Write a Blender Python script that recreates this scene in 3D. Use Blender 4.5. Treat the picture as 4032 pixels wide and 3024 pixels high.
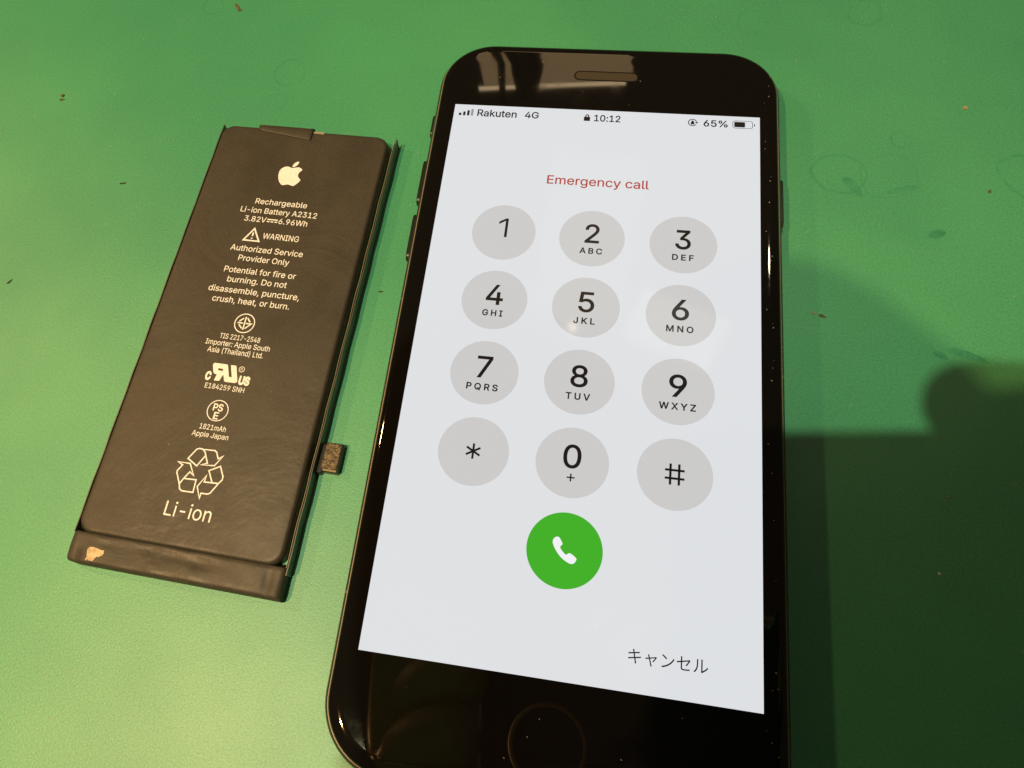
import bpy, bmesh, math, random, os
import numpy as np
from mathutils import Vector, Matrix
from mathutils.geometry import delaunay_2d_cdt
random.seed(7)
for o in list(bpy.data.objects): bpy.data.objects.remove(o)
SC = bpy.context.scene
COL = SC.collection
MM = 0.001

# ------------------------------------------------------------------ camera
CAM = Vector((-4.45, -49.73, 119.47)) * MM
RIGHT = Vector((0.98473525, 0.14423017, -0.09743795))
DOWN = Vector((0.10069063, -0.92865645, -0.35701345))
FWD = Vector((-0.14197849, 0.34175263, -0.92900336))
cd = bpy.data.cameras.new('camera'); cam = bpy.data.objects.new('camera', cd); COL.objects.link(cam)
m = Matrix((RIGHT, -DOWN, -FWD)).transposed().to_4x4(); m.translation = CAM
cam.matrix_world = m
cd.sensor_width = 36; cd.lens = 36 * 2790 / 4032
cd.shift_x = (2016 - 1770) / 4032; cd.shift_y = (1524 - 1512) / 4032
cd.clip_start = 0.002; cd.clip_end = 50
SC.camera = cam

# ------------------------------------------------------------------ world, lamps, exposure
w = bpy.data.worlds.new('World'); SC.world = w; w.use_nodes = True
bg = w.node_tree.nodes['Background']
bg.inputs[0].default_value = (1.0, 0.66, 0.36, 1); bg.inputs[1].default_value = 0.05

def lamp(name, loc, power, col, radius):
    l = bpy.data.lights.new(name, 'POINT'); l.energy = power; l.color = col; l.shadow_soft_size = radius * MM
    o = bpy.data.objects.new(name, l); o.location = Vector(loc) * MM; COL.objects.link(o); return o
def panel(name, loc, target, sx, sy, power, col):
    l = bpy.data.lights.new(name, 'AREA'); l.shape = 'RECTANGLE'; l.size = sx * MM; l.size_y = sy * MM
    l.energy = power; l.color = col
    o = bpy.data.objects.new(name, l); o.location = Vector(loc) * MM; COL.objects.link(o)
    o.rotation_euler = (Vector(target) * MM - o.location).to_track_quat('-Z', 'Y').to_euler(); return o
lamp('warm_bulb', (-242, -172, 500), 10.6, (1.0, 0.52, 0.18), 6)
lamp('ceiling_bulb', (-132, -158, 600), 10.8, (0.96, 0.90, 0.55), 5)
lamp('side_bulb', (-470, 140, 390), 3.4, (1.0, 0.58, 0.22), 12)
lamp('shelf_bulb', (230, 330, 480), 0.55, (1.0, 0.9, 0.6), 12)
lamp('far_bulb', (20, 488, 1000), 0.02, (1.0, 0.8, 0.5), 5)
panel('reflection_panel', (190, 500, 1000), (10, 10, 7), 150, 90, 0.04, (1.0, 0.9, 0.75))  # unseen rectangular lamp panel, added for its reflection in the screen
panel('warm_reflection_panel', (30, 600, 900), (0, 20, 7), 150, 260, 0.05, (1.0, 0.72, 0.42))  # unseen warm panel added to tint the screen with a broad reflection
panel('bezel_reflection_panel', (-48, 640, 520), (-48, 0, 520), 195, 150, 0.18, (1.0, 0.66, 0.32)).rotation_euler.rotate_axis('Z', 0.1)  # added glow standing in for the beige thing mirrored in the top bezel
panel('bezel_reflection_strip', (-48, 639, 600), (-48, 0, 600), 195, 7, 0.03, (1.0, 0.72, 0.4)).rotation_euler.rotate_axis('Z', 0.1)  # thin added glow for the bright line edging the bezel reflection

SC.view_settings.view_transform = 'Standard'; SC.view_settings.look = 'None'
SC.view_settings.exposure = 0; SC.view_settings.gamma = 1
SC.render.engine = 'CYCLES'
SC.render.resolution_x = 1024; SC.render.resolution_y = 768

# ------------------------------------------------------------------ materials
class NT:
    def __init__(s, name):
        s.m = bpy.data.materials.new(name); s.m.use_nodes = True; s.t = s.m.node_tree
        s.b = s.t.nodes['Principled BSDF']
    def n(s, typ, **kw):
        nd = s.t.nodes.new(typ)
        for k, v in kw.items():
            if k.startswith('_'): setattr(nd, k[1:], v)
        return nd
    def l(s, a, b): s.t.links.new(a, b)
    def val(s, sock, v):
        if isinstance(v, bpy.types.NodeSocket): s.l(v, sock)
        else: sock.default_value = v
    def math(s, op, a, b=0.0, clamp=False):
        nd = s.n('ShaderNodeMath', _operation=op, _use_clamp=clamp); s.val(nd.inputs[0], a); s.val(nd.inputs[1], b); return nd.outputs[0]
    def coord(s): return s.n('ShaderNodeTexCoord').outputs['Object']
    def noise(s, vec, scale, detail=2, rough=0.5, dist=0.0):
        nd = s.n('ShaderNodeTexNoise'); s.l(vec, nd.inputs['Vector']); nd.inputs['Scale'].default_value = scale
        nd.inputs['Detail'].default_value = detail; nd.inputs['Roughness'].default_value = rough; nd.inputs['Distortion'].default_value = dist
        return nd
    def ramp(s, fac, stops):
        nd = s.n('ShaderNodeValToRGB'); s.l(fac, nd.inputs[0]); e = nd.color_ramp.elements
        e[0].position, e[0].color = stops[0][0], stops[0][1]; e[1].position, e[1].color = stops[-1][0], stops[-1][1]
        for p, c in stops[1:-1]: x = e.new(p); x.color = c
        return nd.outputs[0]
    def mix(s, fac, a, b, blend='MIX'):
        nd = s.n('ShaderNodeMix', _data_type='RGBA', _blend_type=blend); s.val(nd.inputs[0], fac); s.val(nd.inputs[6], a); s.val(nd.inputs[7], b); return nd.outputs[2]
    def maprange(s, v, a, b, c, d, smooth=True):
        nd = s.n('ShaderNodeMapRange'); s.val(nd.inputs['Value'], v)
        if smooth: nd.interpolation_type = 'SMOOTHSTEP'
        for k, x in zip(('From Min', 'From Max', 'To Min', 'To Max'), (a, b, c, d)): nd.inputs[k].default_value = x
        return nd.outputs[0]
    def bump(s, h, strength, dist):
        nd = s.n('ShaderNodeBump'); nd.inputs['Strength'].default_value = strength; nd.inputs['Distance'].default_value = dist
        s.l(h, nd.inputs['Height']); s.l(nd.outputs[0], s.b.inputs['Normal']); return nd
    def set(s, **kw):
        for k, v in kw.items(): s.val(s.b.inputs[k.replace('_', ' ')], v)
        return s.m
G = lambda v: (v, v, v, 1)

def mat_table():
    t = NT('green_mat'); c = t.coord()
    wob = t.noise(c, 90, 3)
    off = t.n('ShaderNodeVectorMath', _operation='MULTIPLY_ADD'); t.l(wob.outputs['Color'], off.inputs[0]); off.inputs[1].default_value = (0.0050,) * 3
    t.l(c, off.inputs[2]); sub = t.n('ShaderNodeVectorMath', _operation='SUBTRACT'); t.l(off.outputs[0], sub.inputs[0]); sub.inputs[1].default_value = (0.0025,) * 3
    pos = sub.outputs[0]
    patch = t.noise(c, 10, 4, 0.6).outputs[0]
    base = t.mix(t.maprange(patch, 0.35, 0.68, 0, 1), (0.056, 0.318, 0.158, 1), (0.034, 0.254, 0.136, 1))
    # dried ring marks and smears, each with a place and shape of its own
    mask = None
    def add(v):
        nonlocal mask
        mask = v if mask is None else t.math('MAXIMUM', mask, v)
    def ring(x, y, r, wd, k):
        d = t.n('ShaderNodeVectorMath', _operation='DISTANCE'); t.l(pos, d.inputs[0]); d.inputs[1].default_value = (x * MM, y * MM, 0)
        a = t.math('ABSOLUTE', t.math('SUBTRACT', d.outputs['Value'], r * MM))
        add(t.maprange(a, 0, wd * MM, k, 0))
    for a in [(-70, 65.4, 3.8, 0.45, .4), (-71.5, 56.3, 2.4, 0.4, .22), (-93.2, 85.2, 2.6, .4, .3), (57.7, 54.5, 2.0, .3, .5),
              (79.5, 47.8, 5.2, .6, .5), (52.9, 87.3, 3.4, .5, .3), (46.2, 46.2, 4.8, .45, .5), (54.8, 45.8, 5.2, .35, .3), (30, 84, 3, .4, .2)]: ring(*a)
    def smear(x, y, rx, ry, ang, k):
        mp = t.n('ShaderNodeMapping', _vector_type='TEXTURE'); t.l(pos, mp.inputs[0])
        mp.inputs['Location'].default_value = (x * MM, y * MM, 0); mp.inputs['Rotation'].default_value = (0, 0, math.radians(ang)); mp.inputs['Scale'].default_value = (rx * MM, ry * MM, 1)
        ln = t.n('ShaderNodeVectorMath', _operation='LENGTH'); t.l(mp.outputs[0], ln.inputs[0])
        add(t.maprange(ln.outputs['Value'], 0.75, 1.05, k, 0))
    for a in [(48.2, 43.2, 2.9, 1.1, -48, .8), (62, 33.4, 2.1, .9, 22, 1.0), (65.3, 9.9, 3.2, 1.0, -8, .9), (61.2, 9.2, 1.3, .6, -20, .8),
              (57.0, 42.5, 3.2, .9, 18, .45)]: smear(*a)
    brk = t.noise(c, 260, 4, 0.7).outputs[0]
    mask = t.math('MULTIPLY', mask, t.maprange(brk, 0.36, 0.6, 0.3, 1.0))
    base = t.mix(mask, base, (0.012, 0.195, 0.105, 1))
    # old scuffs: long thin scratches, lighter than the mat
    mp = t.n('ShaderNodeMapping'); t.l(pos, mp.inputs[0]); mp.inputs['Rotation'].default_value = (0, 0, 0.7); mp.inputs['Scale'].default_value = (1, 14, 1)
    scf = t.noise(mp.outputs[0], 55, 3, 0.6).outputs[0]
    base = t.mix(t.math('MULTIPLY', t.maprange(scf, 0.66, 0.76, 0, 1), 0.16), base, (0.14, 0.36, 0.22, 1))
    grain = t.noise(c, 2600, 3, 0.7).outputs[0]
    base = t.mix(1.0, base, t.ramp(grain, [(0.28, G(0.80)), (0.5, G(1.0)), (0.70, G(1.22))]), 'MULTIPLY')
    vo = t.n('ShaderNodeTexVoronoi'); t.l(c, vo.inputs['Vector']); vo.inputs['Scale'].default_value = 75
    speck = t.math('MULTIPLY', t.maprange(vo.outputs['Distance'], 0.012, 0.022, 1, 0), t.math('GREATER_THAN', t.noise(c, 60, 0).outputs[0], 0.52))
    base = t.mix(speck, base, (0.55, 0.6, 0.5, 1))
    g2 = t.noise(c, 3200, 3, 0.65, 0.6).outputs[0]
    hgt = t.math('ADD', t.math('MULTIPLY', g2, 1.0), t.math('MULTIPLY', grain, 0.6))
    t.bump(hgt, 0.55, 0.00007)
    rough = t.math('ADD', t.maprange(patch, 0.3, 0.7, 0.43, 0.51), t.math('MULTIPLY', mask, -0.06))
    return t.set(Base_Color=base, Roughness=rough, Specular_IOR_Level=0.85)

def mat_simple(name, col, rough, spec=0.5, metal=0.0, emit=None, es=0.0):
    t = NT(name); t.set(Base_Color=(*col, 1), Roughness=rough, Specular_IOR_Level=spec, Metallic=metal)
    if emit: t.set(Emission_Color=(*emit, 1), Emission_Strength=es)
    return t.m

def mat_glass():
    t = NT('black_glass'); c = t.coord()
    sm = t.noise(c, 120, 4, 0.65).outputs[0]
    return t.set(Base_Color=(0.004, 0.004, 0.004, 1), Roughness=t.maprange(sm, 0.45, 0.8, 0.03, 0.07), Specular_IOR_Level=0.5)

def mat_display(name, emit, es):
    t = NT(name); c = t.coord()
    sm = t.noise(c, 150, 4, 0.65).outputs[0]
    return t.set(Base_Color=(0.012, 0.012, 0.012, 1), Roughness=t.maprange(sm, 0.4, 0.8, 0.05, 0.09),
                 Emission_Color=(*emit, 1), Emission_Strength=es)

def mat_frame():
    t = NT('black_frame'); c = t.coord()
    chip = t.noise(c, 900, 2, 0.6).outputs[0]; zone = t.noise(c, 70, 2).outputs[0]
    k = t.math('MULTIPLY', t.maprange(chip, 0.68, 0.73, 0, 1), t.maprange(zone, 0.5, 0.6, 0, 1))
    col = t.mix(k, (0.018, 0.016, 0.014, 1), (0.30, 0.26, 0.20, 1))
    return t.set(Base_Color=col, Roughness=t.maprange(chip, 0.3, 0.7, 0.2, 0.34), Metallic=0.0, Specular_IOR_Level=0.75)

def mat_wrap():
    t = NT('black_battery_wrap'); c = t.coord()
    f = t.noise(c, 2200, 3, 0.65).outputs[0]; p = t.noise(c, 35, 4, 0.6).outputs[0]
    col = t.mix(t.maprange(p, 0.3, 0.7, 0, 1), (0.036, 0.032, 0.026, 1), (0.047, 0.041, 0.033, 1))
    col = t.mix(1.0, col, t.ramp(f, [(0.3, G(0.8)), (0.7, G(1.18))]), 'MULTIPLY')
    scratch = t.math('GREATER_THAN', t.noise(c, 1300, 1).outputs[0], 0.83)
    col = t.mix(t.math('MULTIPLY', scratch, 0.5), col, (0.4, 0.37, 0.3, 1))
    hgt = t.math('ADD', t.math('MULTIPLY', f, 0.25), t.math('MULTIPLY', t.noise(c, 160, 3, .6).outputs[0], 0.75))
    hgt = t.math('ADD', hgt, t.math('MULTIPLY', t.noise(c, 42, 4, .6, 1.2).outputs[0], 7.0))
    t.bump(hgt, 0.35, 0.00016)
    return t.set(Base_Color=col, Roughness=t.maprange(t.noise(c, 120, 4, .65).outputs[0], 0.3, 0.7, 0.44, 0.60), Specular_IOR_Level=0.45)

def mat_print():
    t = NT('white_print'); c = t.coord(); n = t.noise(c, 1800, 3, 0.7).outputs[0]
    return t.set(Base_Color=t.ramp(n, [(0.3, (0.68, 0.70, 0.74, 1)), (0.6, (0.80, 0.83, 0.90, 1))]), Roughness=0.6)

def mat_tear():
    t = NT('tan_paper'); c = t.coord(); n = t.noise(c, 1500, 3, 0.7).outputs[0]
    return t.set(Base_Color=t.ramp(n, [(0.3, (0.38, 0.27, 0.15, 1)), (0.65, (0.66, 0.52, 0.36, 1))]), Roughness=0.8)

def mat_foam():
    t = NT('fibrous_foam'); c = t.coord()
    n = t.noise(c, 2600, 3, 0.6, 1.5).outputs[0]
    t.bump(n, 1.0, 0.0003)
    return t.set(Base_Color=t.ramp(n, [(0.42, (0.035, 0.026, 0.02, 1)), (0.66, (0.34, 0.26, 0.17, 1))]), Roughness=0.8)

def mat_crumb(name, a, b):
    t = NT(name); n = t.noise(t.coord(), 2500, 3).outputs[0]
    return t.set(Base_Color=t.ramp(n, [(0.35, (*a, 1)), (0.65, (*b, 1))]), Roughness=0.75)

def mat_skin():
    t = NT('skin'); n = t.noise(t.coord(), 60, 4).outputs[0]
    t.set(Base_Color=t.ramp(n, [(0.3, (0.50, 0.27, 0.17, 1)), (0.7, (0.60, 0.36, 0.25, 1))]), Roughness=0.5, Subsurface_Weight=0.1)
    t.b.inputs['Subsurface Scale'].default_value = 0.004
    return t.m

M = dict(table=mat_table(), glass=mat_glass(), frame=mat_frame(), wrap=mat_wrap(), print=mat_print(), tear=mat_tear(), foam=mat_foam(), skin=mat_skin(),
         screen=mat_display('lcd_white', (0.945, 0.97, 1.0), 0.77), key=mat_display('lcd_key_grey', (1.0, 0.995, 0.985), 0.595),
         ink=mat_display('lcd_black', (0.8, 0.75, 1.0), 0.006), red=mat_display('lcd_red', (1.0, 0.10, 0.08), 0.42),
         call=mat_display('lcd_green', (0.065, 0.60, 0.028), 0.72), white=mat_display('lcd_icon_white', (0.97, 0.98, 1.0), 0.9),
         dim=mat_display('lcd_dim_grey', (0.9, 0.9, 1.0), 0.33),
         gasket=mat_simple('gasket_glint', (0.22, 0.18, 0.14), 0.35), button=mat_simple('black_button', (0.012, 0.011, 0.010), 0.38, 0.4),
         grille=mat_simple('bronze_grille', (0.045, 0.036, 0.025), 0.4, 0.5), ring=mat_simple('home_ring_black', (0.004, 0.004, 0.004), 0.3, 0.15),
         foil=mat_simple('dark_foil_edge', (0.07, 0.062, 0.055), 0.36, 0.7), edge=mat_simple('foil_glint_bare_spot', (0.30, 0.26, 0.20), 0.4),
         flex=mat_simple('black_flex', (0.012, 0.011, 0.011), 0.4), metal=mat_simple('pale_gold_metal', (0.85, 0.68, 0.45), 0.25, 0.5, 1.0),
         ceram=mat_simple('dark_case_plastic', (0.012, 0.012, 0.012), 0.35), rail_glint=mat_simple('rail_highlight_pale', (0.85, 0.7, 0.5), 0.4, 0.5, 0.0),
         lens=mat_simple('lens_glass', (0.004, 0.004, 0.006), 0.03))

# ------------------------------------------------------------------ mesh helpers (all sizes in mm)
def link(name, me, mat, parent=None, loc=None):
    o = bpy.data.objects.new(name, me); COL.objects.link(o)
    if mat is not None:
        me.materials.clear(); me.materials.append(mat)
    if parent: o.parent = parent
    if loc: o.location = Vector(loc) * MM
    return o
def empty(name, loc, rz, label, cat, group=None):
    o = bpy.data.objects.new(name, None); COL.objects.link(o); o.empty_display_size = 0.01
    o.location = Vector(loc) * MM; o.rotation_euler = (0, 0, rz); tag(o, label, cat, group); return o
def tag(o, label, cat, group=None):
    o['label'] = label; o['category'] = cat
    if group: o['group'] = group
def mesh(name, verts, faces, smooth=None):
    me = bpy.data.meshes.new(name); me.from_pydata([(x * MM, y * MM, z * MM) for x, y, z in verts], [], faces)
    bm = bmesh.new(); bm.from_mesh(me); bmesh.ops.recalc_face_normals(bm, faces=bm.faces); bm.to_mesh(me); bm.free()
    if smooth is not None:
        for p in me.polygons: p.use_smooth = True
        me.set_sharp_from_angle(angle=math.radians(smooth))
    return me
def rrect(w, h, r, n=12, cx=0, cy=0):
    pts = []
    r = max(r, 0.01)
    for sx, sy, a0 in ((1, 1, 0), (-1, 1, 90), (-1, -1, 180), (1, -1, 270)):
        for i in range(n + 1):
            a = math.radians(a0 + 90 * i / n)
            pts.append((cx + sx * (w / 2 - r) + r * math.cos(a), cy + sy * (h / 2 - r) + r * math.sin(a)))
    return pts
def loft(name, loops, cap0=True, cap1=True, smooth=40):
    n = len(loops[0][0]); v = []; f = []
    for pts, z in loops:
        for i, p in enumerate(pts): v.append((p[0], p[1], z if not callable(z) else z(*p)))
    for k in range(len(loops) - 1):
        for i in range(n):
            j = (i + 1) % n; f.append((k * n + i, k * n + j, (k + 1) * n + j, (k + 1) * n + i))
    if cap0: f.append(tuple(range(n)))
    if cap1: f.append(tuple((len(loops) - 1) * n + i for i in range(n)))
    return mesh(name, v, f, smooth)
def flat(name, pts, z): return mesh(name, [(x, y, z) for x, y in pts], [tuple(range(len(pts)))])
def circle(cx, cy, r, n=64): return [(cx + r * math.cos(2 * math.pi * i / n), cy + r * math.sin(2 * math.pi * i / n)) for i in range(n)]
def annulus(name, cx, cy, r0, r1, z, n=64):
    a = circle(cx, cy, r0, n) + circle(cx, cy, r1, n)
    return mesh(name, [(x, y, z) for x, y in a], [(i, (i + 1) % n, n + (i + 1) % n, n + i) for i in range(n)])
def fill2d(name, loops, z):
    c = bpy.data.curves.new(name, 'CURVE'); c.dimensions = '2D'; c.fill_mode = 'BOTH'
    for pts in loops:
        s = c.splines.new('POLY'); s.points.add(len(pts) - 1); s.use_cyclic_u = True
        for p, q in zip(s.points, pts): p.co = (q[0], q[1], 0, 1)
    o = bpy.data.objects.new(name, c); COL.objects.link(o)
    me = bpy.data.meshes.new_from_object(o.evaluated_get(bpy.context.evaluated_depsgraph_get()))
    bpy.data.objects.remove(o); bpy.data.curves.remove(c)
    for v in me.vertices: v.co = Vector((v.co.x * MM, v.co.y * MM, z * MM))
    return me
def smooth_loop(pts, corners=(), sub=4):
    out = []; n = len(pts)
    for i in range(n):
        p0, p1, p2, p3 = (Vector(pts[(i + k) % n]) for k in (-1, 0, 1, 2))
        if i in corners: p0 = p1
        if (i + 1) % n in corners: p3 = p2
        for s in range(sub):
            t = s / sub
            q = 0.5 * ((2 * p1) + (p2 - p0) * t + (2 * p0 - 5 * p1 + 4 * p2 - p3) * t * t + (3 * p1 - p0 - 3 * p2 + p3) * t ** 3)
            out.append((q.x, q.y))
    return out
def ribbon(name, lines, wd, z, dz=0.0015):
    v = []; f = []
    for li, (pts, closed) in enumerate(lines):
        P = [Vector(p) for p in pts]; n = len(P); b = len(v)
        for i in range(n):
            a = P[i - 1] if (i > 0 or closed) else None
            c = P[(i + 1) % n] if (i < n - 1 or closed) else None
            d1 = (P[i] - a).normalized() if a is not None else (c - P[i]).normalized()
            d2 = (c - P[i]).normalized() if c is not None else d1
            n1 = Vector((-d1.y, d1.x)); n2 = Vector((-d2.y, d2.x)); mt = n1 + n2
            mt = mt.normalized() if mt.length > 1e-6 else n1
            k = min(1 / max(mt.dot(n1), 0.3), 2.4) * wd / 2
            for s in (1, -1): q = P[i] + mt * (k * s); v.append((q.x, q.y, z + li * dz))
        for i in range(n if closed else n - 1):
            j = (i + 1) % n; f.append((b + 2 * i, b + 2 * i + 1, b + 2 * j + 1, b + 2 * j))
    return mesh(name, v, f)
try:
    INTER = bpy.data.fonts.load(os.path.join(bpy.utils.system_resource('DATAFILES'), 'fonts', 'Inter.woff2'))
except Exception:
    INTER = None
def raw_text(s, bold=0.0, spacing=1.0, font='inter'):
    """outlines of a string, thickened by `bold` and filled by the non-zero winding rule"""
    c = bpy.data.curves.new('text', 'FONT'); c.body = s; c.resolution_u = 4; c.space_character = spacing; c.fill_mode = 'NONE'
    if INTER and font == 'inter': c.font = INTER
    o = bpy.data.objects.new('text', c); COL.objects.link(o)
    me = bpy.data.meshes.new_from_object(o.evaluated_get(bpy.context.evaluated_depsgraph_get()))
    bpy.data.objects.remove(o); bpy.data.curves.remove(c)
    nxt = {}; 
    adj = {}
    for e in me.edges:
        p, q = e.vertices; adj.setdefault(p, []).append(q); adj.setdefault(q, []).append(p)
    co = [v.co.xy.copy() for v in me.vertices]; seen = set(); loops = []
    for i in range(len(co)):
        if i in seen or i not in adj: continue
        lp = [i]; seen.add(i)
        cur = min(adj[i])
        if i + 1 in adj[i]: cur = i + 1
        while cur not in seen:
            lp.append(cur); seen.add(cur)
            n_ = [k for k in adj[cur] if k not in seen]
            if not n_: break
            cur = n_[0]
        pts = []
        for k in lp:
            if not pts or (co[k] - pts[-1]).length > 1e-5: pts.append(co[k])
        if len(pts) > 2 and (pts[0] - pts[-1]).length < 1e-5: pts.pop()
        if len(pts) > 2: loops.append(pts)
    bpy.data.meshes.remove(me)
    area = lambda L: sum(L[k].x * L[(k + 1) % len(L)].y - L[(k + 1) % len(L)].x * L[k].y for k in range(len(L))) / 2
    sg = 1 if sum(area(L) for L in loops) > 0 else -1
    if bold:
        out = []
        for L in loops:
            n_ = len(L); Q = []
            for k in range(n_):
                d1 = (L[k] - L[k - 1]).normalized(); d2 = (L[(k + 1) % n_] - L[k]).normalized()
                n1 = Vector((d1.y, -d1.x)) * sg; n2 = Vector((d2.y, -d2.x)) * sg; mt = n1 + n2
                mt = mt.normalized() if mt.length > 1e-4 else n1
                Q.append(L[k] + mt * (bold * min(1 / max(mt.dot(n1), 0.35), 2.0)))
            out.append(Q)
        loops = out
    V = []; Ed = []
    for L in loops:
        k0 = len(V); V += L; Ed += [(k0 + k, k0 + (k + 1) % len(L)) for k in range(len(L))]
    vo, eo, fo = delaunay_2d_cdt(V, Ed, [], 0, 1e-6)[:3]
    vo = np.array([tuple(v) for v in vo]); fo = [tuple(f) for f in fo]
    cen = np.array([vo[list(f)].mean(0) for f in fo])
    A = np.array([tuple(V[e[0]]) for e in Ed]); B = np.array([tuple(V[e[1]]) for e in Ed])
    up = (A[None, :, 1] <= cen[:, None, 1]) & (B[None, :, 1] > cen[:, None, 1])
    dn = (A[None, :, 1] > cen[:, None, 1]) & (B[None, :, 1] <= cen[:, None, 1])
    side_ = (B[None, :, 0] - A[None, :, 0]) * (cen[:, None, 1] - A[None, :, 1]) - (cen[:, None, 0] - A[None, :, 0]) * (B[None, :, 1] - A[None, :, 1])
    wn = (up & (side_ > 0)).sum(1) - (dn & (side_ < 0)).sum(1)
    keep = [f for f, w_ in zip(fo, wn) if w_ != 0]
    used = sorted({i for f in keep for i in f}); mp = {i: k for k, i in enumerate(used)}
    m2 = bpy.data.meshes.new('text'); m2.from_pydata([(float(vo[i][0]), float(vo[i][1]), 0) for i in used], [], [tuple(mp[i] for i in f) for f in keep])
    for p in m2.polygons:
        if p.normal.z < 0: p.flip()
    return m2
def bbox(me):
    xs = [v.co.x for v in me.vertices]; ys = [v.co.y for v in me.vertices]; return min(xs), max(xs), min(ys), max(ys)
CAPH = bbox(raw_text('H'))[3]
def text(name, s, cx, cy, wd, h, z, mat, parent, bold=0.0, spacing=1.0, fit='cap', skew=0.0, font='inter'):
    """fit 'cap': h is the capital height, cy its middle; fit 'box': h is the height of the inked box"""
    me = raw_text(s, bold, spacing, font); x0, x1, y0, y1 = bbox(me)
    kx = wd / (x1 - x0)
    if fit == 'cap': ky, yo = h / CAPH, CAPH / 2
    else: ky, yo = h / (y1 - y0), (y0 + y1) / 2
    for v in me.vertices:
        y = (v.co.y - yo) * ky
        v.co = Vector(((cx + (v.co.x - (x0 + x1) / 2) * kx + skew * y) * MM, (cy + y) * MM, z * MM))
    return link(name, me, mat, parent)

# ------------------------------------------------------------------ the work surface
tb = mesh('table', [(-700, -600, 0), (700, -600, 0), (700, 700, 0), (-700, 700, 0)], [(0, 1, 2, 3)])
table = link('table', tb, M['table']); table['kind'] = 'structure'

# ------------------------------------------------------------------ the smartphone
PH = empty('smartphone', (0, 0, 0), 0, 'black glossy smartphone with a lit white dial keypad on its screen', 'phone')
W_, H_, RC = 67.3, 138.4, 10.9
def shell(name, prof, cap0=True, cap1=True, smooth=50):
    return loft(name, [(rrect(W_ - 2 * i, H_ - 2 * i, RC - i * 0.85, 14), z) for z, i in prof], cap0, cap1, smooth)
link('housing', shell('housing', [(0.02, 3.2), (0.12, 2.2), (0.5, 1.25), (1.2, 0.5), (2.3, 0.1), (3.6, 0), (4.7, 0.08), (5.5, 0.3), (5.95, 0.55), (6.1, 0.72), (6.1, 1.4)]), M['frame'], PH)
link('gasket', shell('gasket', [(6.02, 1.3), (6.16, 0.86), (6.28, 0.80), (6.33, 0.98), (6.3, 1.6)], False, False), M['gasket'], PH)  # gasket colour lifted to stand for reflected lines along the edge
link('front_glass', shell('front_glass', [(6.2, 1.5), (6.22, 1.02), (6.5, 0.98), (6.75, 1.12), (6.95, 1.42), (7.12, 1.85), (7.24, 2.4), (7.29, 2.9), (7.30, 3.4)], False, True, 60), M['glass'], PH)
# side keys
def side_key(name, x, y0, y1, zc, h, prot):
    L = y1 - y0; s = 1 if x > 0 else -1
    ring = rrect(L, h, h / 2 * 0.95, 5)
    v = []; f = []; n = len(ring)
    for d, k in ((-1.0, 1.0), (prot - 0.15, 1.0), (prot, 0.86)):
        for p in ring: v.append((x + s * d, (y0 + y1) / 2 + p[0] * (1 - (1 - k) * 0.25), zc + p[1] * k))
    for a in range(2):
        for i in range(n): j = (i + 1) % n; f.append((a * n + i, a * n + j, a * n + n + j, a * n + n + i))
    f.append(tuple(2 * n + i for i in range(n)))
    return link(name, mesh(name, v, f, 40), M['button'], PH)
side_key('mute_switch', -33.65, 46.3, 51.6, 3.7, 2.0, 0.35)
side_key('volume_button', -33.65, 29.9, 40.2, 3.7, 2.4, 0.5)
side_key('volume_button', -33.65, 17.3, 27.5, 3.7, 2.4, 0.5)
side_key('power_button', 33.65, 29.9, 40.5, 3.6, 2.3, 0.45)
# earpiece slot
ep = link('earpiece', loft('earpiece', [(rrect(12.2, 2.05, 1.0, 8, 0, 60.55), 7.302), (rrect(11.9, 1.75, .87, 8, 0, 60.55), 7.315)], False, True), M['grille'], PH)
a, b = rrect(12.6, 2.45, 1.2, 8, 0, 60.55), rrect(12.15, 2.0, 0.98, 8, 0, 60.55); n = len(a)
link('earpiece_rim', mesh('earpiece_rim', [(x, y, 7.304) for x, y in a] + [(x, y, 7.36) for x, y in b], [(i, (i + 1) % n, n + (i + 1) % n, n + i) for i in range(n)]), M['ring'], ep)
# home button: shallow dish with a bevelled ring
hb = link('home_button', loft('home_button', [(circle(0.1, -60.5, 4.92), 7.303), (circle(0.1, -60.5, 4.86), 7.306)], False, True), M['glass'], PH)
link('home_ring', loft('home_ring', [(circle(0.1, -60.5, r), z) for r, z in ((5.62, 7.302), (5.56, 7.312), (5.4, 7.318), (5.0, 7.314), (4.94, 7.308))], False, False, 60), M['ring'], hb)

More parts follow.
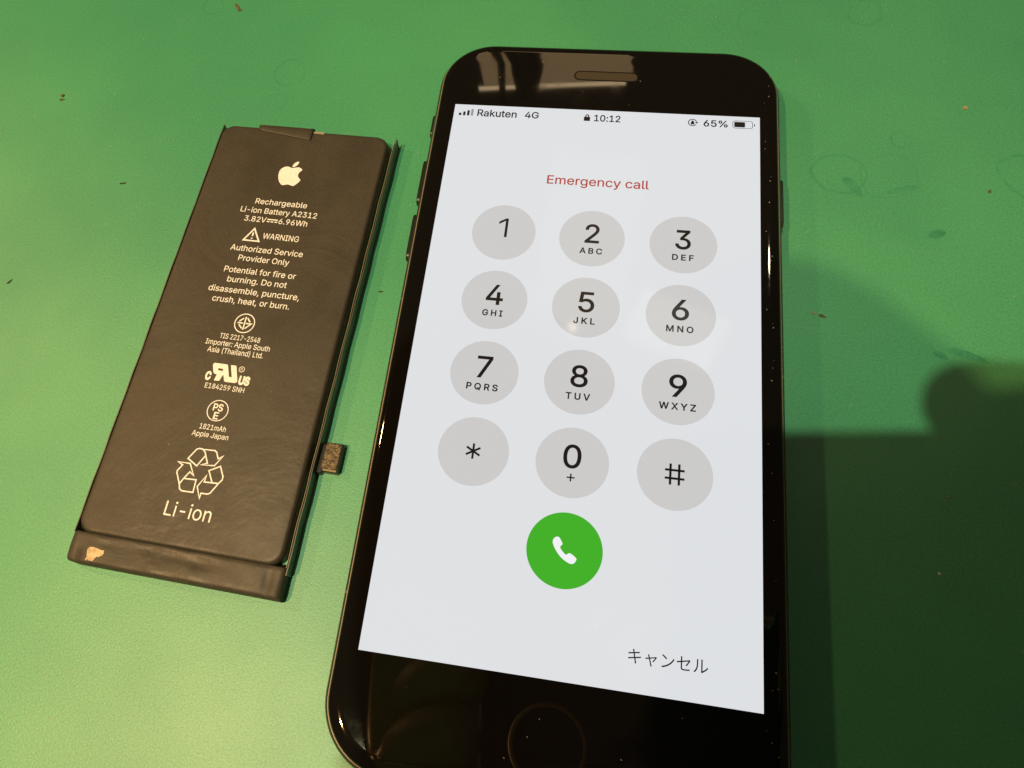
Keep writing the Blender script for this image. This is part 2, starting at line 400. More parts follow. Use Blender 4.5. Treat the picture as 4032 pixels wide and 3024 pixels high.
# the display: everything below is a sub-part of the screen
PT = 58.44 / 375
X = lambda p: (p - 187.5) * PT
Y = lambda p: (333.5 - p) * PT
Z0, Z1, Z2, Z3 = 7.306, 7.312, 7.318, 7.324
SCR = link('screen', flat('screen', [(X(0), Y(667)), (X(375), Y(667)), (X(375), Y(0)), (X(0), Y(0))], Z0), M['screen'], PH)
key_me = None
def stext(name, s, x0, x1, y0, y1, bold=0.0, spacing=1.0, fit='box', mat='ink', z=Z2, font='inter'):
    return text(name, s, X((x0 + x1) / 2), Y((y0 + y1) / 2), (x1 - x0) * PT, (y1 - y0) * PT, z, M[mat], SCR, bold, spacing, fit, 0.0, font)
KEYS = [('1', 78.2, 87.6, '', 0, 0), ('2', 179.3, 196.0, 'ABC', 174.6, 200.5), ('3', 281.5, 298.9, 'DEF', 278.7, 302.6),
        ('4', 74.6, 94.2, 'GHI', 72.8, 95.9), ('5', 179.0, 196.7, 'JKL', 175.1, 198.8), ('6', 281.0, 299.4, 'MNO', 275.6, 304.6),
        ('7', 75.3, 92.6, 'PQRS', 66.9, 101.5), ('8', 178.0, 196.5, 'TUV', 174.5, 200.4), ('9', 281.2, 299.6, 'WXYZ', 271.6, 309.5),
        ('*', 75.7, 92.6, '', 0, 0), ('0', 178.0, 196.6, '+', 183.3, 191.5), ('#', 280.8, 299.9, '', 0, 0)]
kme = flat('keypad_button', circle(0, 0, 37.5 * PT, 96), 0)
for i, (d, x0, x1, let, l0, l1) in enumerate(KEYS):
    kx, ky = 84.5 + 103 * (i % 3), 186.5 + 90 * (i // 3)
    link('keypad_button', kme, M['key'], SCR, (X(kx), Y(ky), Z1))
    if d == '*': 
        cx, cy, r = X(84.3), Y(456.6), 8.4 * PT
        link('keypad_symbol', ribbon('keypad_symbol', [([(cx + r * math.sin(a), cy + r * math.cos(a)), (cx - r * math.sin(a), cy - r * math.cos(a))], False) for a in (0.0, 1.05, -1.05)], 2.3 * PT, Z2, 0.001), M['ink'], SCR)
    elif d == '#':
        cx, cy, r, g = X(290.4), Y(456.9), 11 * PT, 4.3 * PT
        link('keypad_symbol', ribbon('keypad_symbol', [([(cx - g, cy - r), (cx - g, cy + r)], False), ([(cx + g, cy - r), (cx + g, cy + r)], False), ([(cx - .88 * r, cy - g), (cx + .88 * r, cy - g)], False), ([(cx - .88 * r, cy + g), (cx + .88 * r, cy + g)], False)], 2.35 * PT, Z2, 0.001), M['ink'], SCR)
    elif d == '1':
        link('keypad_digit', flat('keypad_digit', [(X(a), Y(b)) for a, b in ((85.6, 167.4), (88.6, 167.4), (88.6, 193.3), (85.5, 193.3), (85.5, 170.8), (77.8, 175.8), (77.8, 172.4))], Z2), M['ink'], SCR)
    else:
        stext('keypad_digit', d, x0, x1, ky - 19.2, ky + 6.7, 0.010)
    if let == '+':
        cx, cy, r = X(187.4), Y(472.7), 4.1 * PT
        link('keypad_symbol', ribbon('keypad_symbol', [([(cx - r, cy), (cx + r, cy)], False), ([(cx, cy - r), (cx, cy + r)], False)], 1.5 * PT, Z2, 0.001), M['ink'], SCR)
    elif let:
        stext('keypad_letters', let, l0, l1, ky + 13.5, ky + 20.7, 0.022, 1.35, 'cap')
link('call_button', flat('call_button', circle(X(187.5), Y(546.5), 37.4 * PT, 96), Z1), M['call'], SCR)
hs = [(175.4, 539.5), (176.5, 536), (179.2, 534.2), (181.8, 535.0), (185.0, 540.0), (184.9, 541.6), (183.2, 543.6), (184.6, 546.6), (188.6, 550.4), (190.2, 550.3), (192.4, 548.9), (194.6, 549.4), (199.5, 552.8), (199.6, 555.4), (197.6, 558.2), (194.6, 559.0), (190.6, 557.6), (185.2, 554.2), (180.2, 549.0), (176.8, 543.6)]
link('handset_icon', flat('handset_icon', smooth_loop([(X(a), Y(b)) for a, b in hs], (), 4), Z2), M['white'], SCR)
stext('status_text', 'Rakuten', 30.3, 80.6, 7.0, 17.3, 0.014, 1.0, 'cap')
stext('status_text', '4G', 90.9, 108.4, 6.9, 17.3, 0.014)
stext('status_text', '10:12', 177.4, 209.6, 6.9, 17.3, 0.014)
stext('status_text', '65%', 309.2, 337.6, 7.1, 17.4, 0.014)
stext('heading_text', 'Emergency call', 128.2, 248.6, 102.0, 113.9, 0.008, 1.0, 'cap', 'red')
stext('cancel_text', 'キャンセル', 254.4, 326.5, 628.6, 642.0, 0.0, 1.0, 'box', 'ink', Z2, 'kana')
for k, (x0, x1, top) in enumerate([(6.6, 9.8, 13.4), (12.0, 15.0, 11.2), (17.1, 20.1, 9.0), (22.0, 24.9, 6.7)]):
    link('signal_bar', flat('signal_bar', rrect((x1 - x0) * PT, (17.4 - top) * PT, 0.8 * PT, 4, X((x0 + x1) / 2), Y((17.4 + top) / 2)), Z2), M['dim' if k == 3 else 'ink'], SCR)
# padlock, rotation lock and charge icons
lk = [(164.8, 11.0), (166.2, 10.8), (166.4, 8.6), (167.4, 7.2), (168.7, 6.8), (170.0, 7.2), (171.0, 8.6), (171.2, 10.8), (172.4, 11.0), (172.4, 17.2), (164.8, 17.2)]
lh = [(167.6, 10.8), (167.7, 9.0), (168.7, 8.1), (169.7, 9.0), (169.8, 10.8)]
link('padlock_icon', fill2d('padlock_icon', [[(X(a), Y(b)) for a, b in lk], [(X(a), Y(b)) for a, b in lh]], Z2), M['ink'], SCR)
cx, cy, r = X(296.3), Y(12.1), 4.9 * PT
arc = [(cx + r * math.cos(math.radians(a)), cy + r * math.sin(math.radians(a))) for a in range(22, 330, 8)]
link('rotation_lock_icon', ribbon('rotation_lock_icon', [(arc, False)], 1.1 * PT, Z2), M['ink'], SCR)
link('rotation_lock_icon', flat('rotation_lock_icon', [(X(299.2), Y(11.2)), (X(303.4), Y(10.8)), (X(301.0), Y(13.6))], Z3), M['ink'], SCR)
lk2 = [(294.2, 11.6), (294.9, 11.4), (295.1, 9.7), (296.3, 8.8), (297.5, 9.7), (297.7, 11.4), (298.4, 11.6), (298.4, 15.0), (294.2, 15.0)]
link('rotation_lock_icon', flat('rotation_lock_icon', [(X(a), Y(b)) for a, b in lk2], Z2), M['ink'], SCR)
o1 = rrect(23.6 * PT, 11.6 * PT, 3.2 * PT, 6, X(355.1), Y(12.1)); o2 = rrect(22.4 * PT, 10.4 * PT, 2.7 * PT, 6, X(355.1), Y(12.1)); n = len(o1)
link('charge_icon', mesh('charge_icon', [(x, y, Z2) for x, y in o1 + o2], [(i, (i + 1) % n, n + (i + 1) % n, n + i) for i in range(n)]), M['ink'], SCR)
link('charge_level', flat('charge_level', rrect(12.6 * PT, 7.8 * PT, 1.2 * PT, 4, X(351.6), Y(12.1)), Z2), M['ink'], SCR)
link('charge_icon', flat('charge_icon', [(X(368.2), Y(10.0)), (X(369.4), Y(11.2)), (X(369.4), Y(13.0)), (X(368.2), Y(14.2))], Z2), M['ink'], SCR)

def specks():
    r = random.Random(5); v = []; f = []
    for _ in range(46):
        if r.random() < 0.6: x, y = r.uniform(30.0, 31.2), r.uniform(-60, 66)
        elif r.random() < 0.5: x, y = r.uniform(-31, 31), r.uniform(53.5, 66.5)
        else: x, y = r.uniform(-31, 31), r.uniform(-66, -53.5)
        L = r.uniform(0.05, 0.16); a = r.uniform(0, 3.14); k = len(v); h = L * r.uniform(.3, .9)
        for dx, dy in ((-L, -h), (L, -h * .6), (L * .8, h), (-L * .7, h * .8)): v.append((x + dx * math.cos(a) - dy * math.sin(a), y + dx * math.sin(a) + dy * math.cos(a), 7.33))
        f.append((k, k + 1, k + 2, k + 3))
    return mesh('dust_specks', v, f)
ds = link('dust_specks', specks(), mat_simple('pale_dust', (0.22, 0.2, 0.17), 0.9), PH); ds['kind'] = 'stuff'

# ------------------------------------------------------------------ the battery pack
BT = empty('battery', (-62, 0, 0), math.radians(-1.9), 'flat black battery pack with white printed writing beside the phone', 'battery')
def dent(x, y): return 0
T0 = 3.2
# pouch: grid-topped rounded slab
body = [(rrect(w0 - 0.6, h0, r, 8, -0.5, 3.1), z) for w0, h0, r, z in ((36.6, 87.4, 2.2, 0.02), (37.2, 87.9, 2.5, 0.3), (37.3, 88.0, 2.6, 1.6), (37.2, 87.9, 2.6, 2.6), (36.7, 87.4, 2.5, 3.05), (36.1, 86.9, 2.3, 3.17), (35.2, 86.0, 2.0, T0))]
pm_ = loft('pouch', body, True, True, 60)
for v_ in pm_.vertices:   # the pouch widens a little towards its lower left corner
    if v_.co.x < 0: v_.co.x -= (0.047 - v_.co.y) / 0.087 * 0.0010 * (-v_.co.x / 0.0188)
link('pouch', pm_, M['wrap'], BT)
# folded side flanges: thin upright foil walls, the pale inner one a painted edge highlight
def flange(us, h, th):
    v = []; f = []
    N = len(us)
    for (u, vv) in us:
        k = random.uniform(-0.03, 0.03)
        v += [(u - th / 2, vv, 0.03), (u + th / 2, vv, 0.03), (u + th / 2 + k, vv, h), (u - th / 2 + k, vv, h)]
    for i in range(N - 1):
        for q in range(4): f.append((4 * i + q, 4 * i + (q + 1) % 4, 4 * i + 4 + (q + 1) % 4, 4 * i + 4 + q))
    f += [(0, 1, 2, 3), (4 * N - 4, 4 * N - 3, 4 * N - 2, 4 * N - 1)]
    return mesh('side_flange', v, f, 50)
def side(u0, u1, v0, v1, n): return [(u0 + (u1 - u0) * i / n + 0.05 * math.sin(i * 1.7), v0 + (v1 - v0) * i / n) for i in range(n + 1)]
link('side_flange', flange(side(19.05, 19.3, -42, 47.0, 30), 2.85, 0.16), M['foil'], BT)
link('side_flange', flange(side(18.66, 18.9, -42, 46.2, 30), 2.6, 0.07), M['edge'], BT)
link('side_flange', flange(side(-20.05, -19.05, -41, 47.2, 30), 2.8, 0.16), M['foil'], BT)
# end wrap strip with dents: grid surface
def strip():
    nu, nv = 60, 14; v = []; f = []
    u0, u1 = -20.0, 18.9
    prof = [(-40.72, 0.1), (-40.72, 1.6), (-40.74, 2.9), (-40.95, 3.12)] + [(-40.95 - k * 0.62, 3.14) for k in range(1, 8)] + [(-45.7, 3.0), (-46.05, 2.55), (-46.22, 1.6), (-46.2, 0.6), (-46.1, 0.03)]
    m_ = len(prof)
    for i in range(nu + 1):
        u = u0 + (u1 - u0) * i / nu
        for j, (vv, z) in enumerate(prof):
            d = 0
            if z > 2.8:
                for (cu, cv, su, sv, dep) in ((-6.5, -42.0, 3.6, .6, .34), (-1.0, -42.2, 2.6, .7, .36), (4.4, -42.5, 2.8, .8, .42), (-5, -43.3, 4.5, .35, .14), (16.3, -43.6, .55, 2.4, .38), (-13, -42.2, 1.5, .5, .15), (-18.6, -44.8, 1.2, 1.3, .5)):
                    d += dep * math.exp(-((u - cu) / su) ** 2 - ((vv - cv) / sv) ** 2)
                d -= 0.12 * math.sin(u * 0.9 + vv) * 0.35
            sh = 0.0
            if u < -17.5: sh = (-17.5 - u) * 0.14
            edge = max(0, (abs(u + 0.55) - 18.9)) * 0.9
            v.append((u, vv + (sh if vv < -45 else 0), max(0.03, z - d - (edge if z > 2.5 else 0))))
    for i in range(nu):
        for j in range(m_ - 1): f.append((i * m_ + j, i * m_ + j + 1, (i + 1) * m_ + j + 1, (i + 1) * m_ + j))
    f.append(tuple(range(m_))); f.append(tuple(nu * m_ + j for j in range(m_)))
    return mesh('end_wrap', v, f, 60)
EW = link('end_wrap', strip(), M['wrap'], BT)
tear = [(-16.05, -43.12), (-15.38, -43.05), (-14.65, -43.13), (-13.89, -43.31), (-13.29, -43.29), (-13.18, -43.82), (-13.34, -44.2), (-13.74, -44.38), (-13.93, -44.57), (-14.23, -44.46), (-14.38, -44.76), (-14.68, -45.31), (-15.38, -45.31), (-15.83, -45.16), (-15.96, -45.49), (-16.11, -45.2), (-15.99, -44.83), (-16.15, -44.32), (-16.31, -43.56)]
tp = fill2d('torn_patch', [tear], 3.19)
tp = link('torn_patch', tp, M['tear'], EW); tp['label'] = 'tan patch where the black wrap is torn'
# folded tape at the top end, small bare spot beside it
def tape():
    v = []; f = []; prof = [(47.62, 0.3), (47.66, 1.8), (47.6, 2.9), (47.3, 3.3), (46.5, 3.38), (45.6, 3.36), (44.75, 3.27), (44.5, 3.205)]
    us = [-10.6 + i * (1.35 + 10.6) / 14 for i in range(15)]
    for i, u in enumerate(us):
        k = i / 14
        for vv, z in prof:
            vv2 = 47.3 + (vv - 47.3) * (0.45 + 0.55 * k) if vv < 47.3 else vv
            v.append((u, vv2, z + 0.05 * math.sin(k * 3.1) + (0.08 if i == 14 and z > 3.1 else 0)))
    p = len(prof)
    for i in range(14):
        for j in range(p - 1): f.append((i * p + j, i * p + j + 1, (i + 1) * p + j + 1, (i + 1) * p + j))
    me = mesh('tape_tab', v, f, 60); return me
tt = link('tape_tab', tape(), M['wrap'], BT)
sm = tt.modifiers.new('thick', 'SOLIDIFY'); sm.thickness = 0.00012; sm.offset = 1
link('bare_spot', flat('bare_spot', [(1.5, 46.9), (3.8, 46.85), (3.75, 46.3), (1.5, 46.4)], T0 - 0.12 + 0.14), M['edge'], BT)
# connector: flex tail, block, foam pad, bright metal rim
def boxl(name, u0, u1, v0, v1, z0, z1, r, bev, mat, parent):
    cx, cy = (u0 + u1) / 2, (v0 + v1) / 2
    return link(name, loft(name, [(rrect(u1 - u0, v1 - v0, r, 4, cx, cy), z0), (rrect(u1 - u0, v1 - v0, r, 4, cx, cy), z1 - bev), (rrect(u1 - u0 - 2 * bev, v1 - v0 - 2 * bev, max(r - bev, .05), 4, cx, cy), z1)], True, True, 40), mat, parent)
fx = boxl('connector_flex', 18.3, 20.3, -24.1, -18.6, 0.05, 1.35, 0.5, 0.2, M['flex'], BT)
cb = boxl('connector', 20.0, 23.2, -23.7, -18.4, 0.05, 1.7, 0.35, 0.1, M['flex'], BT)
boxl('foam_pad', 20.15, 22.95, -23.15, -18.55, 1.701, 2.05, 0.25, 0.12, M['foam'], cb)
boxl('metal_rim', 20.45, 23.0, -23.62, -23.2, 1.702, 1.86, 0.12, 0.05, M['metal'], cb)

# printing
ZP = T0 + 0.006
P_ = lambda s, cx, cy, wd, h, bold=0.005, name='printed_text': text(name, s, cx, cy, wd, h, ZP, M['print'], BT, bold)
for s, cx, cy, wd, h in [('Rechargeable', -0.84, 28.66, 10.99, 1.24), ('Li-ion Battery A2312', -0.84, 26.5, 16.16, 1.24), ('3.82V', -5.21, 24.42, 4.64, 1.2), ('6.96Wh', 2.77, 24.46, 6.0, 1.24),
                         ('WARNING', 1.2, 20.79, 7.52, 1.26), ('Authorized Service', -0.9, 17.56, 15.06, 1.26), ('Provider Only', -0.88, 15.41, 10.53, 1.24),
                         ('Potential for fire or', -0.9, 12.63, 14.77, 1.24), ('burning. Do not', -0.9, 10.53, 12.21, 1.24), ('disassemble, puncture,', -0.92, 8.25, 18.55, 1.26),
                         ('crush, heat, or burn.', -0.92, 6.1, 15.69, 1.24)]: P_(s, cx, cy, wd, h)
for s, cx, cy, wd, h in [('TIS 2217-2548', -0.86, -1.48, 8.03, 1.02), ('Importer: Apple South', -0.89, -2.94, 12.8, 1.04), ('Asia (Thailand) Ltd.', -0.93, -4.43, 11.02, 1.06),
                         ('E184259 SNH', -0.89, -11.57, 7.67, 0.98), ('1821mAh', -0.8, -19.28, 5.04, 0.98), ('Apple Japan', -0.86, -20.69, 6.96, 0.95)]: P_(s, cx, cy, wd, h, 0.004)
P_('PS', -0.93, -15.43, 1.9, 1.27, 0.02); P_('E', -0.9, -17.02, 0.93, 1.27, 0.02)
P_('C', -4.68, -9.68, 1.14, 1.5, 0.05); P_('US', 2.42, -9.75, 2.14, 1.5, 0.05)
P_('Li-ion', -0.6, -34.5, 8.6, 2.5, 0.0)
link('current_symbol', ribbon('current_symbol', [([(-2.7, 24.62), (-0.5, 24.62)], False)] + [([(-2.7 + k * .82, 24.12), (-2.7 + k * .82 + .56, 24.12)], False) for k in range(3)], 0.26, ZP), M['print'], BT)
APP = [(-0.85, 37.32), (-1.25, 37.43), (-1.66, 37.56), (-2.04, 37.57), (-2.46, 37.46), (-2.81, 37.2), (-3.13, 36.85), (-3.32, 36.33), (-3.34, 35.72), (-3.25, 35.05), (-3.03, 34.38), (-2.71, 33.74), (-2.35, 33.31), (-1.89, 33.0), (-1.49, 33.04), (-1.15, 33.16), (-0.8, 33.24), (-0.42, 33.21), (-0.02, 33.09), (0.37, 33.02), (0.65, 33.07), (0.94, 33.4), (1.28, 33.79), (1.54, 34.22), (1.68, 34.61), (1.46, 34.81), (1.11, 35.16), (0.9, 35.52), (0.86, 35.95), (0.95, 36.34), (1.13, 36.63), (1.31, 36.81), (1.45, 37.05), (1.17, 37.35), (0.82, 37.55), (0.42, 37.62), (-0.0, 37.53), (-0.43, 37.43)]
LEAF = [(-0.87, 37.62), (-0.89, 37.83), (-0.8, 38.14), (-0.64, 38.51), (-0.34, 38.8), (-0.05, 38.99), (0.28, 38.98), (0.29, 38.69), (0.15, 38.24), (-0.1, 37.91), (-0.41, 37.66)]
link('fruit_logo', fill2d('fruit_logo', [smooth_loop(APP, (24, 32), 3), smooth_loop(LEAF, (0, 6), 3)], ZP), M['print'], BT)
UL = [(-4.12, -7.05), (-3.02, -7.04), (-1.68, -7.05), (-1.55, -7.16), (-0.7, -9.4), (-0.13, -9.4), (-0.97, -7.13), (-0.91, -7.06), (-0.01, -7.05), (0.11, -7.11), (1.12, -9.92), (1.09, -10.23), (0.75, -10.42), (-1.13, -10.44), (-1.39, -10.33), (-1.85, -9.13), (-2.04, -9.41), (-2.27, -10.28), (-2.36, -10.41), (-3.26, -10.47), (-3.37, -10.38), (-3.1, -9.21), (-3.45, -9.23), (-3.8, -9.05), (-3.98, -8.77), (-4.4, -7.6), (-4.42, -7.3), (-4.33, -7.13)]
link('approval_mark', fill2d('approval_mark', [UL, [(-3.23, -8.0), (-2.3, -8.0), (-2.12, -8.41), (-3.1, -8.42)]], ZP), M['print'], BT)
link('registered_mark', annulus('registered_mark', 1.31, -7.62, 0.46, 0.57, ZP, 32), M['print'], BT)
P_('R', 1.31, -7.62, 0.42, 0.5, 0.0)
link('approval_ring', annulus('approval_ring', -0.84, 1.58, 1.84, 2.04, ZP), M['print'], BT)
TL = [(-0.84, 2.95), (-0.84, 0.23), (-2.26, 1.58), (-1.16, 1.58), (-0.57, 1.58), (0.51, 1.6), (-0.54, 0.51), (-0.51, 2.7), (0.19, 1.93), (-1.23, 2.61), (-1.97, 1.89), (-1.89, 1.24), (-1.12, 0.48)]
link('approval_emblem', ribbon('approval_emblem', [([TL[0], TL[1]], 0), ([TL[2], TL[3]], 0), ([TL[4], TL[5], TL[6]], 0), ([TL[7], TL[8]], 0), ([TL[9], TL[10]], 0), ([TL[11], TL[12]], 0)], 0.26, ZP), M['print'], BT)
link('approval_ring', annulus('approval_ring', -0.87, -16.04, 1.86, 2.03, ZP), M['print'], BT)
link('warning_triangle', ribbon('warning_triangle', [([(-4.72, 22.2), (-3.08, 19.4), (-6.36, 19.4)], True), ([(-4.72, 21.3), (-4.72, 20.45)], False), ([(-4.72, 20.08), (-4.72, 19.82)], False)], 0.32, ZP), M['print'], BT)
RCY = [[(-1.41, -23.43), (0.86, -23.34), (1.29, -23.57), (1.89, -24.71), (2.67, -24.1), (1.59, -26.0), (-0.85, -26.2), (0.19, -25.76), (-0.88, -23.8)],
       [(-3.73, -30.1), (-4.84, -28.15), (-4.84, -27.85), (-4.19, -26.72), (-5.2, -26.29), (-2.9, -26.28), (-1.6, -28.3), (-2.48, -27.73), (-3.26, -29.07)],
       [(3.26, -28.96), (2.29, -30.83), (1.86, -31.06), (0.67, -31.09), (0.65, -32.0), (-0.36, -30.06), (0.72, -27.9), (0.64, -29.08)]]
RCO = [[(-1.41, -23.43), (-2.0, -23.36), (-2.53, -23.61), (-3.58, -25.45), (-1.6, -26.52), (-0.6, -24.55)],
       [(-3.73, -30.1), (-3.41, -30.92), (-2.91, -31.22), (-0.81, -31.18), (-0.92, -28.94), (-3.12, -29.04)],
       [(3.26, -28.96), (3.74, -28.26), (3.74, -27.68), (2.73, -25.95), (0.89, -27.01), (2.04, -28.91)]]
link('recycling_symbol', ribbon('recycling_symbol', [(p, True) for p in RCY] + [(p, False) for p in RCO], 0.24, ZP), M['print'], BT)

# ------------------------------------------------------------------ crumbs and lint on the mat
def crumb(x, y, a, b, h, mat, label, ang=0, seed=0):
    r = random.Random(seed); bm = bmesh.new(); bmesh.ops.create_icosphere(bm, subdivisions=2, radius=1)
    for v in bm.verts:
        k = 1 + r.uniform(-0.35, 0.35); x_, y_, z_ = v.co * k
        ca, sa = math.cos(ang), math.sin(ang); x_ *= a * 0.62; y_ *= b * 0.62 * (0.5 + 0.5 * abs(math.sin(x_ * 2.5 + seed)))
        v.co = Vector(((ca * x_ - sa * y_) * MM, (sa * x_ + ca * y_) * MM, (max(z_, -0.3) + 0.3) * h * MM))
    me = bpy.data.meshes.new('crumb'); bm.to_mesh(me); bm.free()
    o = link('crumb', me, mat, None, (x, y, 0.01)); tag(o, label, 'crumb', 'bits of debris on the green mat'); return o
br = mat_crumb('brown_crumb', (0.05, 0.04, 0.016), (0.15, 0.11, 0.055)); dk = mat_crumb('dark_crumb', (0.02, 0.03, 0.012), (0.05, 0.06, 0.02)); tn = mat_crumb('tan_crumb', (0.2, 0.13, 0.06), (0.5, 0.4, 0.25))
crumb(-87.2, 84.6, 2.3, 0.7, .25, br, 'long brown flake at the far edge of the mat behind the battery', -0.9, 1)
crumb(-86.2, 83.6, 0.9, 0.5, .2, br, 'small brown chip touching the long brown flake', 0.3, 12)
crumb(-122.5, 55.9, 0.7, 0.6, .25, br, 'brown crumb alone on the mat well left of the battery logo', 0.7, 2)
crumb(-122.3, 54.7, 0.8, 0.5, .25, br, 'brown crumb just in front of another one, left of the battery logo', 0.2, 3)
crumb(-100, 33.1, 1.1, 0.28, .2, dk, 'thin dark thread of dirt left of the battery writing', 0.25, 4)
crumb(-117, 7.4, 1.1, 0.3, .15, dk, 'faint dark streak of dirt far left of the battery', 0.9, 5)
crumb(69.9, 63.2, 0.65, 0.9, .25, tn, 'pale tan crumb on the mat behind the ring stains', 0.2, 6)
crumb(72.2, 43.7, 0.4, 0.9, .2, br, 'thin brown crumb beside the large ring stain', -0.3, 7)
crumb(40.4, 15.3, 0.7, 0.4, .25, tn, 'tan crumb beside the phone edge below the power button', 0.4, 8)
crumb(41.8, 14.8, 1.0, 0.5, .25, br, 'brown flake beside a tan crumb near the phone edge', -0.5, 9)
crumb(-38.9, 12.3, 0.8, 0.25, .2, dk, 'tiny dark streak between the battery and the phone', 0.1, 10)
crumb(59.9, -15.8, 0.3, 0.25, .15, tn, 'tiny tan grain in the dark shadow beside the phone', 0.1, 11)
def lint():
    r = random.Random(3); v = []; f = []
    for _ in range(170):
        x, y = r.uniform(-150, 85), r.uniform(-75, 92)
        if -84 < x < -40 and -49 < y < 50 or -36 < x < 36 and y < 71: continue
        L, a, wd = r.uniform(0.08, 0.32), r.uniform(0, 3.14), 0.03
        k = len(v); pts = [(x + math.cos(a + s * 0.5) * L * s, y + math.sin(a + s * 0.5) * L * s) for s in (-1, 0, 1)]
        for px, py in pts: v += [(px - wd * math.sin(a), py + wd * math.cos(a), 0.06), (px + wd * math.sin(a), py - wd * math.cos(a), 0.06)]
        f += [(k, k + 1, k + 3, k + 2), (k + 2, k + 3, k + 5, k + 4)]
    return mesh('lint', v, f)
li = link('lint', lint(), mat_simple('pale_lint', (0.5, 0.52, 0.42), 0.8)); li['kind'] = 'stuff'; li['label'] = 'pale specks of lint scattered over the green mat'; li['category'] = 'lint'

# ------------------------------------------------------------------ the photographer's phone and hands, just behind the camera
def camf(r, d, b): return Vector((-4.45, -49.73, 119.47)) + RIGHT * r + DOWN * d - FWD * b
def slab(name, r0, r1, d0, d1, b0, b1, rad, mat, parent=None):
    lp = rrect(r1 - r0, d1 - d0, rad, 8, (r0 + r1) / 2, (d0 + d1) / 2); li_ = rrect(r1 - r0 - 2, d1 - d0 - 2, rad - 1, 8, (r0 + r1) / 2, (d0 + d1) / 2); n = len(lp); v = []; f = []
    for pts, b in ((li_, b0), (lp, b0 + 1), (lp, b1 - 1), (li_, b1)):
        for p in pts: v.append(tuple(camf(p[0], p[1], b)))
    for k in range(3):
        for i in range(n): j = (i + 1) % n; f.append((k * n + i, k * n + j, k * n + n + j, k * n + n + i))
    f += [tuple(range(n)), tuple(3 * n + i for i in range(n))]
    return link(name, mesh(name, v, f, 30), mat, parent)
CP = empty('camera_phone', (0, 0, 0), 0, 'dark smartphone held over the table to take the picture', 'phone')
slab('back_shell', -13.4, 133.4, -11.4, 59.4, 6, 14, 8.5, M['ceram'], CP)
def rail(name, r0, r1, d0, d1, b0, b1, rad, wd, mat):
    lo = rrect(r1 - r0, d1 - d0, rad, 8, (r0 + r1) / 2, (d0 + d1) / 2); li2 = rrect(r1 - r0 - 2 * wd, d1 - d0 - 2 * wd, rad - wd, 8, (r0 + r1) / 2, (d0 + d1) / 2); n = len(lo); v = []; f = []
    for pts, b in ((li2, b1), (li2, b0), (lo, b0), (lo, b1)): v += [tuple(camf(p[0], p[1], b)) for p in pts]
    for k in range(4):
        for i in range(n): j = (i + 1) % n; k2 = (k + 1) % 4; f.append((k * n + i, k * n + j, k2 * n + j, k2 * n + i))
    return link(name, mesh(name, v, f, 30), mat, CP)
rail('frame_rail', -14.2, 134.2, -12.2, 60.2, 6.6, 13.4, 9.3, 0.75, M['rail_glint'])  # pale diffuse colour paints in the highlights of the frame
rail('camera_plate_rim', -6.5, 30, -8.5, 28, 4.6, 6.2, 8, 0.8, M['ceram'])
def hand(name, chains, label):
    """chains of (r, d, b, radius) in the phone's frame, grown with a Skin modifier into one surface"""
    me = bpy.data.meshes.new(name); vs = []; es = []; rad = []; idx = {}
    for ch in chains:
        prev = None
        for p in ch:
            key = p[:3]
            if key not in idx:
                idx[key] = len(vs); vs.append(camf(*p[:3]) * MM); rad.append(p[3] * MM)
            if prev is not None and prev != idx[key]: es.append((prev, idx[key]))
            prev = idx[key]
    me.from_pydata(vs, es, []); o = bpy.data.objects.new(name, me); COL.objects.link(o)
    bpy.context.view_layer.objects.active = o
    sk = o.modifiers.new('skin', 'SKIN'); ss = o.modifiers.new('sub', 'SUBSURF'); ss.levels = ss.render_levels = 2
    for i, sv in enumerate(me.skin_vertices[0].data): sv.radius = (rad[i], rad[i]); sv.use_root = (i == 0)
    m2 = bpy.data.meshes.new_from_object(o.evaluated_get(bpy.context.evaluated_depsgraph_get()))
    bpy.data.objects.remove(o)
    for p in m2.polygons: p.use_smooth = True
    h = link(name, m2, M['skin']); tag(h, label, 'hand', 'hands holding the camera phone'); return h
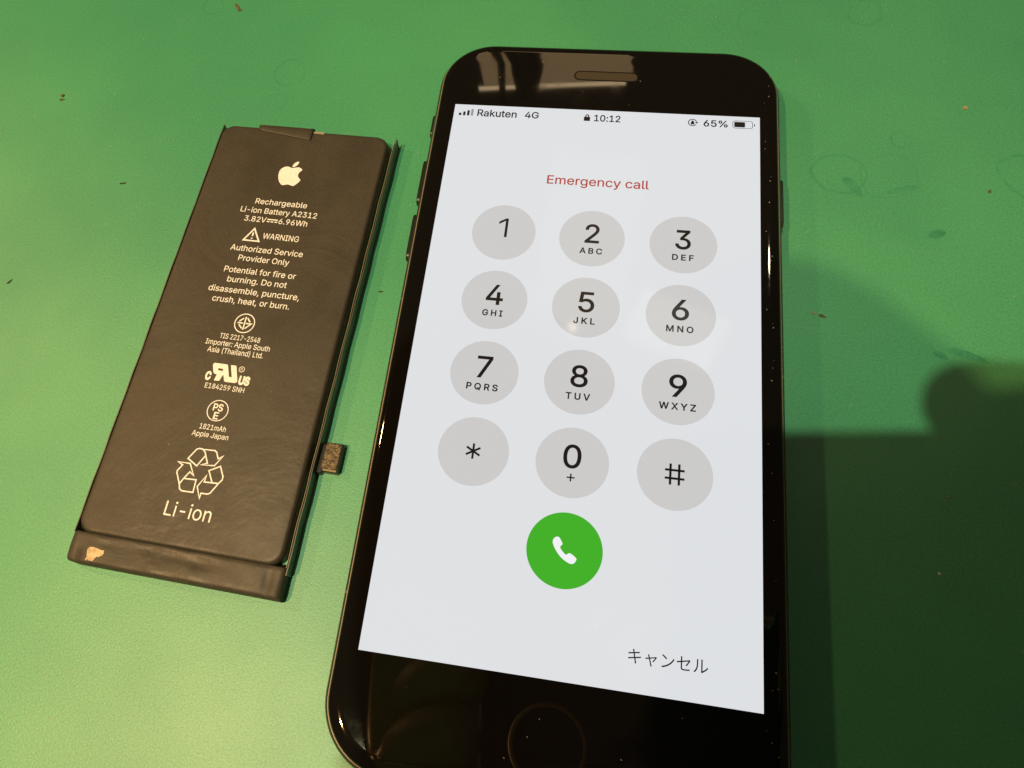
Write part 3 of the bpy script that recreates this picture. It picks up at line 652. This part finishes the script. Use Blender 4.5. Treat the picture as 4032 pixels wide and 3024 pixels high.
# right hand: index finger laid along the phone's upper edge, thumb behind, the rest under it
wr, pm = (178, 95, 30, 24), (158, 50, 24, 22)
hand('hand', [[(210, 260, 60, 32), (190, 150, 40, 26), wr, pm],
              [pm, (128, -2, 22, 10), (86, -10, 18, 8.5), (50, -11.8, 13, 9.0), (19.5, -17.2, 10, 7.0)],
              [pm, (150, 14, 14, 10), (140, 14, -3, 9), (116, 16, -5, 8), (100, 18, -4, 7)],
              [pm, (152, 34, 12, 10), (142, 36, -3, 9), (120, 38, -5, 8), (104, 38, -4, 7)],
              [pm, (154, 56, 12, 9), (144, 58, -2, 8), (126, 60, -4, 7), (112, 60, -3, 6)],
              [pm, (150, 70, 34, 11), (130, 58, 30, 9.5), (108, 48, 23, 8)]],
     'bare hand gripping the camera phone by its right end')
# left hand: raised index knuckle beside the phone, thumb and fingers closing on the left end
wl, pl = (-44, 105, 32, 22), (-38, 50, 30, 22)
hand('hand', [[(-46, 280, 60, 30), (-46, 160, 44, 25), wl, pl],
              [pl, (-44, 2, 24, 12), (-45, -27, 14, 9.5), (-31, -18, 11, 9.2), (-15, -3.5, 9, 10)],
              [pl, (-34, 14, 22, 11), (-36, 10, 6, 10), (-24, 5, 4, 11), (-11, 5, -2, 10.5)],
              [pl, (-36, 32, 18, 11), (-36, 26, 4, 10), (-26, 23, 2, 10.5), (-12, 23, -3, 10)],
              [pl, (-38, 52, 18, 10), (-38, 43, 4, 9), (-28, 41, 1, 9), (-16, 41, 2, 8)],
              [pl, (-26, 44, 42, 11), (-8, 34, 32, 10), (8, 26, 24, 8)]],
     'bare hand gripping the camera phone by its left end')

# ------------------------------------------------------------------ unseen black stem and head, added as dark shapes for the glass reflection
DL = empty('reflection_silhouette', (-106, 596, 0), 0, 'black tapered stem and rounded head added as dark shapes for the glass reflection', 'silhouette')
blk = mat_simple('silhouette_black', (0.01, 0.01, 0.01), 0.5)
link('base', loft('base', [(circle(0, 0, 45), 0.2), (circle(0, 0, 45), 8), (circle(0, 0, 40), 12)], True, True, 40), blk, DL)
link('stem', loft('stem', [(circle(0, 0, 14, 24), 12), (circle(0, 0, 13, 24), 430), (circle(0, 0, 5, 24), 520), (circle(0, 0, 3, 24), 640)], True, True, 40), blk, DL)
link('head', loft('head', [(circle(32, -4, r, 32), z) for r, z in ((6, 440), (20, 446), (22, 480), (19, 530), (14, 560), (6, 572))], True, True, 50), blk, DL)
link('arm', loft('arm', [([(x, y * 1.0 - 2, ) for x, y in rrect(36, 6, 2, 4, 16, 0)], z) for z in (436, 444)], True, True, 40), blk, DL)
